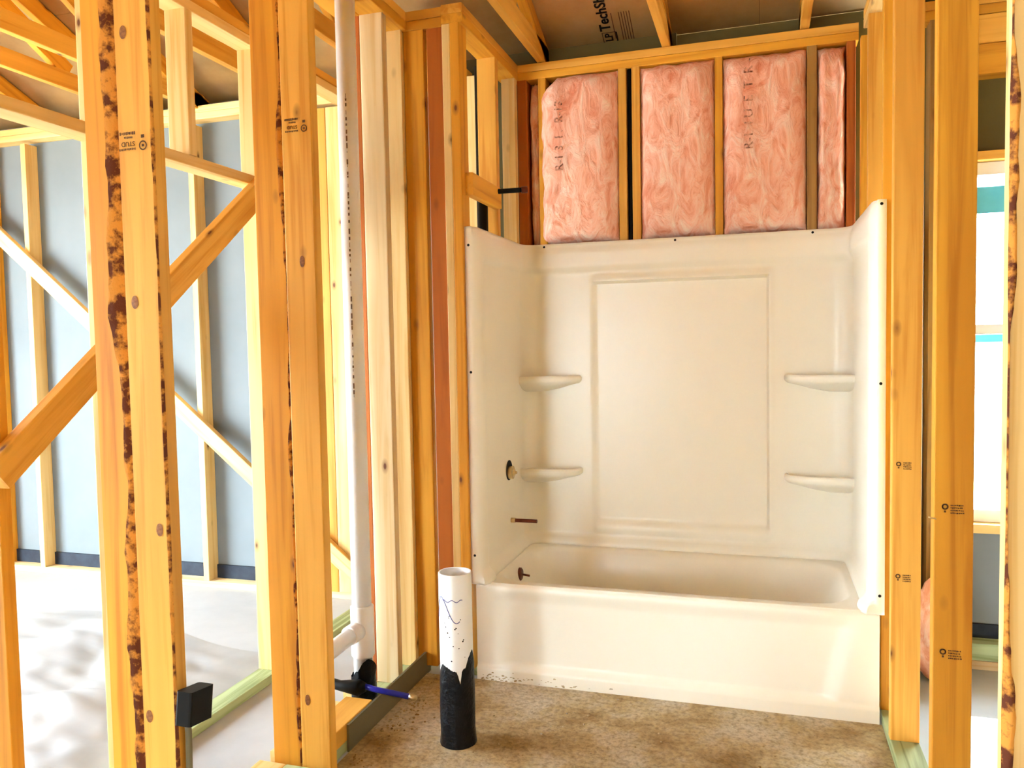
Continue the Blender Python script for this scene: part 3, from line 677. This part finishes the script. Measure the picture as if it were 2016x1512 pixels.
for j in range(12):
    for k in range(seg): bm.faces.new((rows[j][k], rows[j][(k+1) % seg], rows[j+1][(k+1) % seg], rows[j+1][k]))
obj('tar_wrap', bm, M['tar'], st, smooth=True)['label'] = 'black wrap with a ragged top edge'
pts = []
for k in range(26):
    t = k/25; a = math.radians(-150 + 95*t); z = 0.50 - 0.03*t + 0.035*math.sin(t*5.5) - (0.05*max(0, 0.2-t)*5)
    pts.append((0.112+0.058*math.cos(a), -0.50+0.058*math.sin(a), z))
tube('marker_line', pts, 0.0013, 'inkblue', st, 6)
pts = [(0.112+0.058*math.cos(math.radians(-120+75*k/15)), -0.50+0.058*math.sin(math.radians(-120+75*k/15)), 0.515+0.004*math.sin(k)) for k in range(16)]
tube('marker_line', pts, 0.0012, 'inkblue', st, 6)
rng = random.Random(3); bm = bmesh.new()
for k in range(16):
    a = math.radians(rng.uniform(-110, -30)); z = rng.uniform(0.30, 0.46); r = rng.uniform(0.0012, 0.003)
    c = Vector((0.0581*math.cos(a), 0.0581*math.sin(a), z)); ta = Vector((-math.sin(a), math.cos(a), 0)); up = Vector((0, 0, 1))
    bm.faces.new([bm.verts.new(c + ta*r*math.cos(q) + up*r*math.sin(q)) for q in [2*math.pi*i/8 for i in range(8)]])
obj('tar_spots', bm, M['tar'], st)['kind'] = 'stuff'

# ------------------------------------------------------------------ waste stack in the left wall
PX, PY = -0.325, -0.36
ws = tag(empty('waste_stack', (PX, PY, 0)), 'tall white waste pipe rising through the left wall', 'pipe')
tube('pipe', [(PX, PY, 0.02), (PX, PY, 2.90)], 0.0365, 'pvc', ws, 28)
tube('tee_body', [(PX, PY, 0.205), (PX, PY, 0.215), (PX, PY, 0.40), (PX, PY, 0.405)], [0.0375, 0.044, 0.044, 0.0375], 'pvc', ws, 28)
tube('tee_hub', [(PX-0.005, PY-0.03, 0.315), (PX-0.01, PY-0.085, 0.312)], 0.036, 'pvc', ws, 24)
tube('branch_pipe', [(PX-0.005, PY-0.04, 0.315), (PX-0.03, PY-0.40, 0.290)], 0.030, 'pvc', ws, 24)
bm = bmesh.new(); seg = 40; rows = []
for j in range(9):
    rw = []
    for k in range(seg):
        a = 2*math.pi*k/seg; top = 0.14 + 0.07*max(0, math.sin(a*1.0+2.2))**2 + 0.02*noise.noise(Vector((math.cos(a)*2, math.sin(a)*2, 8)))
        z = top*j/8; r = 0.047 + 0.006*noise.noise(Vector((math.cos(a)*2, math.sin(a)*2, z*12)))
        rw.append(bm.verts.new((r*math.cos(a), r*math.sin(a), z)))
    rows.append(rw)
for j in range(8):
    for k in range(seg): bm.faces.new((rows[j][k], rows[j][(k+1) % seg], rows[j+1][(k+1) % seg], rows[j+1][k]))
obj('tar_wrap', bm, M['tar'], ws, smooth=True)
rng = random.Random(8); rects = []
zz = 0.0
while zz < 1.1:
    ln = rng.uniform(0.006, 0.02); rects.append((zz, 0, ln, 0.006 if rng.random() < 0.6 else 0.002)); zz += ln+rng.uniform(0.003, 0.02)
bars_mesh('pipe_print', rects, 'ink', ws, Matrix.Translation((PX+0.012, PY-0.0352, 1.2)) @ face_front(0, 0, 0, math.pi/2))['kind'] = 'stuff'
bl = tag(empty('water_line', (-0.20, -0.375, 0.1)), 'blue water line with a brass tip poking through the wall foot', 'pipe')
tube('blue_tube', [(-0.285, -0.438, 0.128), (-0.24, -0.440, 0.121), (-0.11, -0.420, 0.100)], 0.0105, 'blue', bl)
tube('brass_tip', [(-0.114, -0.420, 0.1005), (-0.098, -0.418, 0.099), (-0.080, -0.416, 0.097)], [0.010, 0.0125, 0.008], 'brass', bl)
tube('black_sleeve', [(-0.52, -0.438, 0.138), (-0.45, -0.440, 0.131), (-0.38, -0.443, 0.121), (-0.30, -0.446, 0.123), (-0.275, -0.440, 0.125)], [0.015, 0.018, 0.019, 0.030, 0.016], 'black', bl)

# ------------------------------------------------------------------ outlet box on the near left stud
eb = tag(empty('outlet_box', (-0.22, -1.47, 0.5)), 'black outlet box nailed to the side of the bark edged stud', 'outlet box')
bm = eased_box(0.045, 0.082, 0.080, 0.006)
o = obj('box_body', bm, M['black'], eb); place(o, Matrix.Translation((-0.200, -1.450, 0.480)) @ Matrix.Rotation(math.radians(-8), 4, 'X'))
tube('cable', [(-0.236, -1.432, 0.49), (-0.233, -1.43, 0.44), (-0.235, -1.432, 0.25), (-0.235, -1.432, 0.045)], 0.008, 'flash', eb)

# ------------------------------------------------------------------ loose things on the floor
bm = bmesh.new(); nx, ny = 70, 60; g = []
for j in range(ny+1):
    rw = []
    for i in range(nx+1):
        u, v = i/nx, j/ny; x = -2.75+1.80*u; y_ = -1.45+1.75*v*(0.92+0.08*math.sin(u*5))
        h = 0.012 + 0.035*abs(noise.noise(Vector((u*3.2, v*4.5, 5)))) + 0.02*abs(noise.noise(Vector((u*9, v*10, 9)))) + 0.004*math.sin(v*70+6*noise.noise(Vector((u*2, v*2, 1)))) + 0.06*math.exp(-((u-0.78-0.3*(v-0.5))**2/0.03+(v-0.5-0.25*(u-0.8))**2/0.006))
        edge = min(u, 1-u, v, 1-v)*9; h *= min(1, edge+0.08)
        rw.append(bm.verts.new((x, y_, h)))
    g.append(rw)
for j in range(ny):
    for i in range(nx): bm.faces.new((g[j][i], g[j][i+1], g[j+1][i+1], g[j+1][i]))
tag(obj('plastic_sheet', bm, M['sheet'], None, smooth=True), 'crumpled white plastic sheet on the floor of the left room', 'sheet')
bm = bmesh.new(); bmesh.ops.create_icosphere(bm, subdivisions=4, radius=1)
for v in bm.verts:
    d = 1+0.18*noise.noise(v.co*1.7)+0.06*noise.noise(v.co*6); v.co = Vector((v.co.x*0.12*d, v.co.y*0.10*d, 0.215+v.co.z*0.205*d))
    if v.co.z < 0.003: v.co.z = 0.003
o = tag(obj('insulation_roll', bm, M['pink'], None, smooth=True), 'pale pink insulation scrap on the floor by the window wall', 'insulation'); o.location = (1.80, 0.46, 0)
def rubble():
    rng = random.Random(21); bm = bmesh.new()
    for k in range(260):
        near = rng.random() < 0.6
        x = -0.19+abs(rng.gauss(0, 0.05)) if near else rng.uniform(-0.15, 1.4); y_ = rng.uniform(-0.75, -0.03) if near else rng.uniform(-0.8, -0.04)
        if math.hypot(x-0.112, y_+0.50) < 0.085: continue
        r = rng.uniform(0.002, 0.006)
        m_ = bmesh.ops.create_icosphere(bm, subdivisions=1, radius=r)
        for v in m_['verts']: v.co = Vector((v.co.x*rng.uniform(.7, 1.3)+x, v.co.y+y_, v.co.z*0.6+0.004+r*0.5))
    tag(obj('rubble', bm, M['dirt'], None), 'loose crumbs of dirt on the bathroom floor', 'rubble', None, 'stuff')
rubble()
